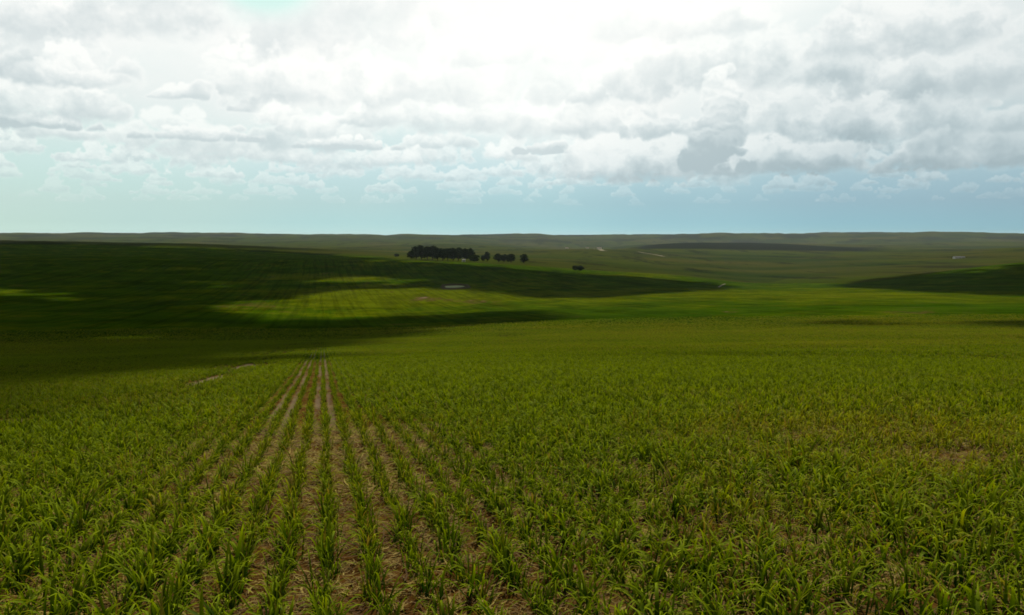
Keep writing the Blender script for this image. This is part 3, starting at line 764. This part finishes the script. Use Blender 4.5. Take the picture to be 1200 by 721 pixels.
# ------------------------------------------------------------------ buildings
whitew, g = material('white_render'); gg = g.noise(None, 3., 4.); finish(g, bsdf(g, g.mix(gg, (.66, .65, .60), (.80, .79, .75)), .9, .1))
roofm, g = material('roof_tiles'); finish(g, bsdf(g, (.22, .12, .08), .9, .1))
roofd, g = material('dark_sheet_roof'); finish(g, bsdf(g, (.035, .033, .03), .7, .2))
doorm, g = material('dark_door'); finish(g, bsdf(g, (.04, .035, .03), .6, .3))
def boxm(name, x0, x1, y0, y1, z0, z1, m):
    V = [(x, y, z) for z in (z0, z1) for y in (y0, y1) for x in (x0, x1)]
    return mesh(name, V, [(0, 2, 3, 1), (4, 5, 7, 6), (0, 1, 5, 4), (2, 6, 7, 3), (0, 4, 6, 2), (1, 3, 7, 5)], m)
def house(name, label, cat, loc, rz, L, Wd, H, roof, windows=2, group=None):
    r = link(bpy.data.objects.new(name, None)); r.location = loc; r.rotation_euler = (0, 0, rz)
    hr = H+Wd*.22
    V = [(-L/2, -Wd/2, -1), (L/2, -Wd/2, -1), (L/2, Wd/2, -1), (-L/2, Wd/2, -1), (-L/2, -Wd/2, H), (L/2, -Wd/2, H), (L/2, Wd/2, H), (-L/2, Wd/2, H), (-L/2, 0, hr), (L/2, 0, hr)]
    obj('wall', mesh('wall', V, [(0, 1, 5, 4), (2, 3, 7, 6), (1, 2, 6, 9, 5), (3, 0, 4, 8, 7), (3, 2, 1, 0)], whitew), r)
    e = .35; zl = H-.12*e*2; t = .18
    V = [(-L/2-e, -Wd/2-e, zl), (L/2+e, -Wd/2-e, zl), (L/2+e, 0, hr+.05), (-L/2-e, 0, hr+.05), (L/2+e, Wd/2+e, zl), (-L/2-e, Wd/2+e, zl)]
    V += [(a, b, c+t) for a, b, c in V]
    obj('roof', mesh('roof', V, [(0, 3, 2, 1), (3, 5, 4, 2), (6, 7, 8, 9), (9, 8, 10, 11), (0, 1, 7, 6), (4, 5, 11, 10), (1, 2, 8, 7), (2, 4, 10, 8), (3, 0, 6, 9), (5, 3, 9, 11)], roof), r)
    obj('door', boxm('door', -.5, .5, -Wd/2-.06, -Wd/2+.02, -.2, 2.1, doorm), r)
    for i in range(windows):
        xx = (-1 if i % 2 else 1)*L*(.30 if i < 2 else .42)
        obj('window', boxm('window', xx-.5, xx+.5, -Wd/2-.05, -Wd/2+.02, 1.0, 2.0, doorm), r)
    tag(r, label, cat, group); return r
def gpoint(px, D):
    a = math.atan((px-CX)/F); x, y = D*math.sin(a), D*math.cos(a); return (x, y, float(ground(x, y)))
house('shed', 'small white shed at the foot of the trees where the clump ends', 'shed', gpoint(543.5, 1035), R(12), 4.2, 3., 2.3, roofd, 0)
fh = place(699, 291.6, 2400); FD = math.hypot(fh[0], fh[1])
house('farmhouse', 'white farmhouse at the right end of the pale farm group', 'house', gpoint(702, FD), R(-10), 26, 9, 6, roofm, 4, 'far white farm buildings')
house('farmhouse', 'white farm building at the middle of the pale farm group', 'house', gpoint(688, FD+20), R(8), 15, 8, 5, roofm, 4, 'far white farm buildings')
house('farmhouse', 'white farm building at the left end of the pale farm group', 'house', gpoint(664, FD-30), R(4), 17, 8, 4.5, roofm, 4, 'far white farm buildings')
bh_ = place(1123, 303, 1300); BD = math.hypot(bh_[0], bh_[1])
house('barn', 'low pale barn with a dark roof alone on the right-hand hillside', 'barn', gpoint(1123, BD), R(3), 22, 8, 2.4, roofd, 2)

# ------------------------------------------------------------------ pond and tracks
wm, g = material('milky_water')
b_ = g.node('ShaderNodeBsdfPrincipled'); b_.inputs['Base Color'].default_value = (.33, .36, .20, 1)
b_.inputs['Roughness'].default_value = .35; b_.inputs['Specular IOR Level'].default_value = .0; g.l.new(bump(g, g.noise(g.node('ShaderNodeTexCoord').outputs['Object'], 3., 4.), .05, .6), b_.inputs['Normal'])
finish(g, b_.outputs[0])
trk, g = material('pale_track'); finish(g, bsdf(g, g.mix(g.noise(None, .3, 4.), (.12, .105, .055), (.19, .165, .10)), .95, .05))
bk, g = material('bank_earth'); finish(g, bsdf(g, g.mix(g.noise(None, .8, 5.), (.040, .045, .012), (.09, .06, .030)), .95, .05))
def pond():
    p = place(532, 337.5, 300); V = []; n = 40; Fc = []
    zc = p[2]+.9
    for k, (f, dz) in enumerate(((0, 0), (1, 0))):
        for i in range(n):
            a = i*6.283/n; rx = 6.6*(1+.10*math.sin(3*a+1)+.07*math.sin(5*a)); ry = 13*(1+.12*math.sin(2*a+.5))
            V.append((p[0]+f*rx*math.cos(a), p[1]+f*ry*math.sin(a), zc))
    for i in range(n): Fc.append((n+i, n+(i+1) % n, (i+1) % n, i))
    me = mesh('pond', V, Fc, wm); tag(obj('pond', me), kind='structure')
    V, Fc = [], []
    for k, (f, h) in enumerate(((1.0, -.05), (1.07, .25), (1.25, .35), (1.9, -4.0))):
        for i in range(n):
            a = i*6.283/n; rx = 6.6*(1+.10*math.sin(3*a+1)+.07*math.sin(5*a)); ry = 13*(1+.12*math.sin(2*a+.5))
            hh = h+(.75 if math.sin(a) > .1 and 0 < k < 3 else 0)+(.12*math.sin(7*a) if 0 < k < 3 else 0)-(.42 if math.sin(a) < -.3 and 0 < k < 3 else 0)
            V.append((p[0]+f*rx*math.cos(a), p[1]+f*ry*math.sin(a), zc+hh))
    for k in range(3):
        for i in range(n): Fc.append((k*n+i, k*n+(i+1) % n, (k+1)*n+(i+1) % n, (k+1)*n+i))
    tag(obj('pond_bank', mesh('pond_bank', V, Fc, bk, smooth=True)), kind='structure')
pond()
def track(pts, wd, Dmin, lift):
    C_ = [place(px, py, Dmin) for px, py in pts]; C_ = np.array(C_)
    t = np.linspace(0, 1, 60); k = np.linspace(0, 1, len(C_))
    X = np.interp(t, k, C_[:, 0]); Y = np.interp(t, k, C_[:, 1])
    tx, ty = np.gradient(X), np.gradient(Y); L = np.hypot(tx, ty)+1e-9; nx_, ny_ = -ty/L, tx/L
    V = []
    for s in (-.5, .5):
        xx, yy = X+nx_*wd*s, Y+ny_*wd*s; V.append(np.stack([xx, yy, ground(xx, yy)+lift], -1))
    n = len(t); V = np.concatenate(V)
    tag(obj('dirt_track', mesh('dirt_track', V, [(i, i+1, n+i+1, n+i) for i in range(n-1)], trk)), kind='structure')
track([(697, 292), (706, 294.5), (712, 295)], 14, 2300, .9)
track([(748, 295.5), (762, 298), (778, 301)], 12, 1900, .9)
track([(842, 337), (846, 334.5), (850, 333)], 1.6, 500, .25)

# ------------------------------------------------------------------ added unseen cloud mesh, cut to drop the wanted shade on the fields
ALT = 620.
SH = np.zeros(_gx.shape)
dark = [(-400, 283), (100, 285), (230, 288), (330, 293), (430, 300), (450, 304), (500, 306), (560, 309), (600, 313), (640, 317), (700, 320), (770, 325), (850, 333), (880, 341), (720, 347), (655, 352), (610, 364), (760, 365), (900, 369), (1250, 374),
        (1600, 376), (1600, 392), (1250, 388), (1000, 383), (800, 374), (640, 374), (560, 382), (510, 394), (460, 402), (400, 410), (340, 414), (300, 424), (200, 472),
        (120, 500), (60, 522), (0, 540), (-100, 552), (-400, 559)]
SH[inpoly(_gx, _gy, dark)] = 1
for hole in ([(380, 324), (440, 320.5), (495, 322), (500, 327), (470, 331), (410, 330)],
             [(262, 359), (320, 351), (400, 342), (480, 337), (540, 341), (600, 347), (640, 352), (590, 362), (500, 367), (400, 373), (300, 378), (265, 374), (290, 364)]):
    SH[inpoly(_gx, _gy, hole)] = 0
SH = np.maximum(SH, .42*np.exp(-((_gx-300)/110)**4-((_gy-360)/20)**4))
SH = np.maximum(SH, .40*np.exp(-((_gx-430)/60)**2-((_gy-343)/5)**2))
SH[inpoly(_gx, _gy, [(940, 335), (1040, 325), (1200, 308), (1600, 280), (1600, 345), (1200, 350), (1080, 345)])] = .92
for ex, ey, ew, eh in ((221, 327, 18, 2), (85, 348, 40, 4), (185, 351, 30, 2.5), (185, 385, 22, 1.6), (0, 340, 30, 6), (400, 328, 30, 2), (5, 397, 16, 2),
                       (377, 398, 18, 2), (120, 362, 26, 2), (1120, 370, 60, 2)):
    SH[((_gx-ex)/ew)**2+((_gy-ey)/eh)**2 < 1] = -.4
SH[(_gx > 700) & (_gy > 360) & (_gy < 396)] *= .85
SH = np.maximum(SH, .60*np.exp(-((_gx-720)/330)**4-((_gy-424)/17)**2))
SHB = blur(SH, 7, 3.2)
def clouds():
    st = 7.
    lo = np.array([-1300., -100.]); hi = np.array([1300., 1950.])
    ox, oy = SUNV[0]/SUNV[2], SUNV[1]/SUNV[2]
    X = np.arange(lo[0], hi[0], st); Y = np.arange(lo[1], hi[1], st)
    gx, gy = np.meshgrid(X, Y, indexing='ij')       # shadow-space coordinates at z = 0
    zz = np.zeros_like(gx)
    for _ in range(4): zz = height(gx+ox*zz, gy+oy*zz)
    sx_, sy_ = gx+ox*zz, gy+oy*zz
    D = np.hypot(sx_, sy_); px, py = picture(sx_, np.maximum(sy_, 1), zz)
    f = field_sample(SHB, px, py)*(D < 1950)*(sy_ > 8)
    f = f+.36*fbm(sx_/70, sy_/60, 4, .6)*(f > .01)*sstep(D, 40, 200)
    f = f+(rng.random(f.shape)-.5)*.95*(f > .02)
    on = f > .5
    depth = blur(on.astype(float), 3, 3)
    bil = fbm(gx/60, gy/60, 5, .6)
    top = ALT+10+np.clip(depth-.3, 0, 1)*70*(1+.6*bil)
    bot = ALT-8-np.clip(depth-.3, 0, 1)*14*(1+bil)
    keep = on[:-1, :-1] & on[1:, :-1] & on[:-1, 1:] & on[1:, 1:]
    nr, nc = gx.shape
    ii = np.arange(nr*nc).reshape(nr, nc)
    def pos(zl): return np.stack([gx+ox*zl, gy+oy*zl, zl], -1).reshape(-1, 3)
    rim = (~on) | (depth < .62)
    mid = np.where(rim, ALT, 0)
    topz = np.where(rim, ALT+2, top); botz = np.where(rim, ALT, bot)
    q = np.stack([ii[:-1, :-1], ii[1:, :-1], ii[1:, 1:], ii[:-1, 1:]], -1)[keep]
    V = np.concatenate([np.stack([gx+ox*ALT, gy+oy*ALT, topz], -1).reshape(-1, 3), np.stack([gx+ox*ALT, gy+oy*ALT, botz], -1).reshape(-1, 3)])
    Fc = np.concatenate([q, q[:, ::-1]+nr*nc])
    # side walls where a kept cell meets an empty one
    kp = np.pad(keep, 1); walls = []
    for (di, dj, c0, c1) in ((-1, 0, (0, 1), (0, 0)), (1, 0, (1, 0), (1, 1)), (0, -1, (0, 0), (1, 0)), (0, 1, (1, 1), (0, 1))):
        e = keep & ~kp[1+di:kp.shape[0]-1+di, 1+dj:kp.shape[1]-1+dj]
        i, j = np.nonzero(e); a = ii[i+c0[0], j+c0[1]]; b = ii[i+c1[0], j+c1[1]]
        walls.append(np.stack([b, a, a+nr*nc, b+nr*nc], -1))
    Fc = np.concatenate([Fc]+walls)
    used, inv = np.unique(Fc, return_inverse=True); V = V[used]; Fc = inv.reshape(-1, 4)
    m, g = material('cloud')
    a = g.node('ShaderNodeBsdfDiffuse'); a.inputs[0].default_value = (.92, .93, .94, 1)
    t = g.node('ShaderNodeBsdfTranslucent'); t.inputs[0].default_value = (.92, .93, .94, 1)
    mx = g.node('ShaderNodeMixShader'); mx.inputs[0].default_value = .4
    g.l.new(a.outputs[0], mx.inputs[1]); g.l.new(t.outputs[0], mx.inputs[2]); finish(g, mx.outputs[0])
    me = bpy.data.meshes.new('shade_cloud_bank'); me.from_pydata(V.tolist(), [], Fc.tolist()); me.materials.append(m)
    me.polygons.foreach_set('use_smooth', [True]*len(me.polygons)); me.update()
    tag(obj('shade_cloud_bank', me), kind='structure')
clouds()

# ------------------------------------------------------------------ haze
def haze():
    zmin = float(GV[:, 2].min())-1.; zmax = max(EYE+6., float(GV[:, 2].max())+25)
    m = bpy.data.materials.new('haze'); m.use_nodes = True; m.node_tree.nodes.clear(); g = N(m.node_tree)
    pv = g.node('ShaderNodeVolumePrincipled'); pv.inputs['Color'].default_value = (.80, .92, 1, 1); pv.inputs['Density'].default_value = 2.1e-5
    pv.inputs['Anisotropy'].default_value = .2
    o = g.node('ShaderNodeOutputMaterial'); g.l.new(pv.outputs[0], o.inputs['Volume'])
    tag(obj('haze', boxm('haze', -21000, 21000, -21000, 21000, zmin, zmax, m)), kind='stuff')
haze()
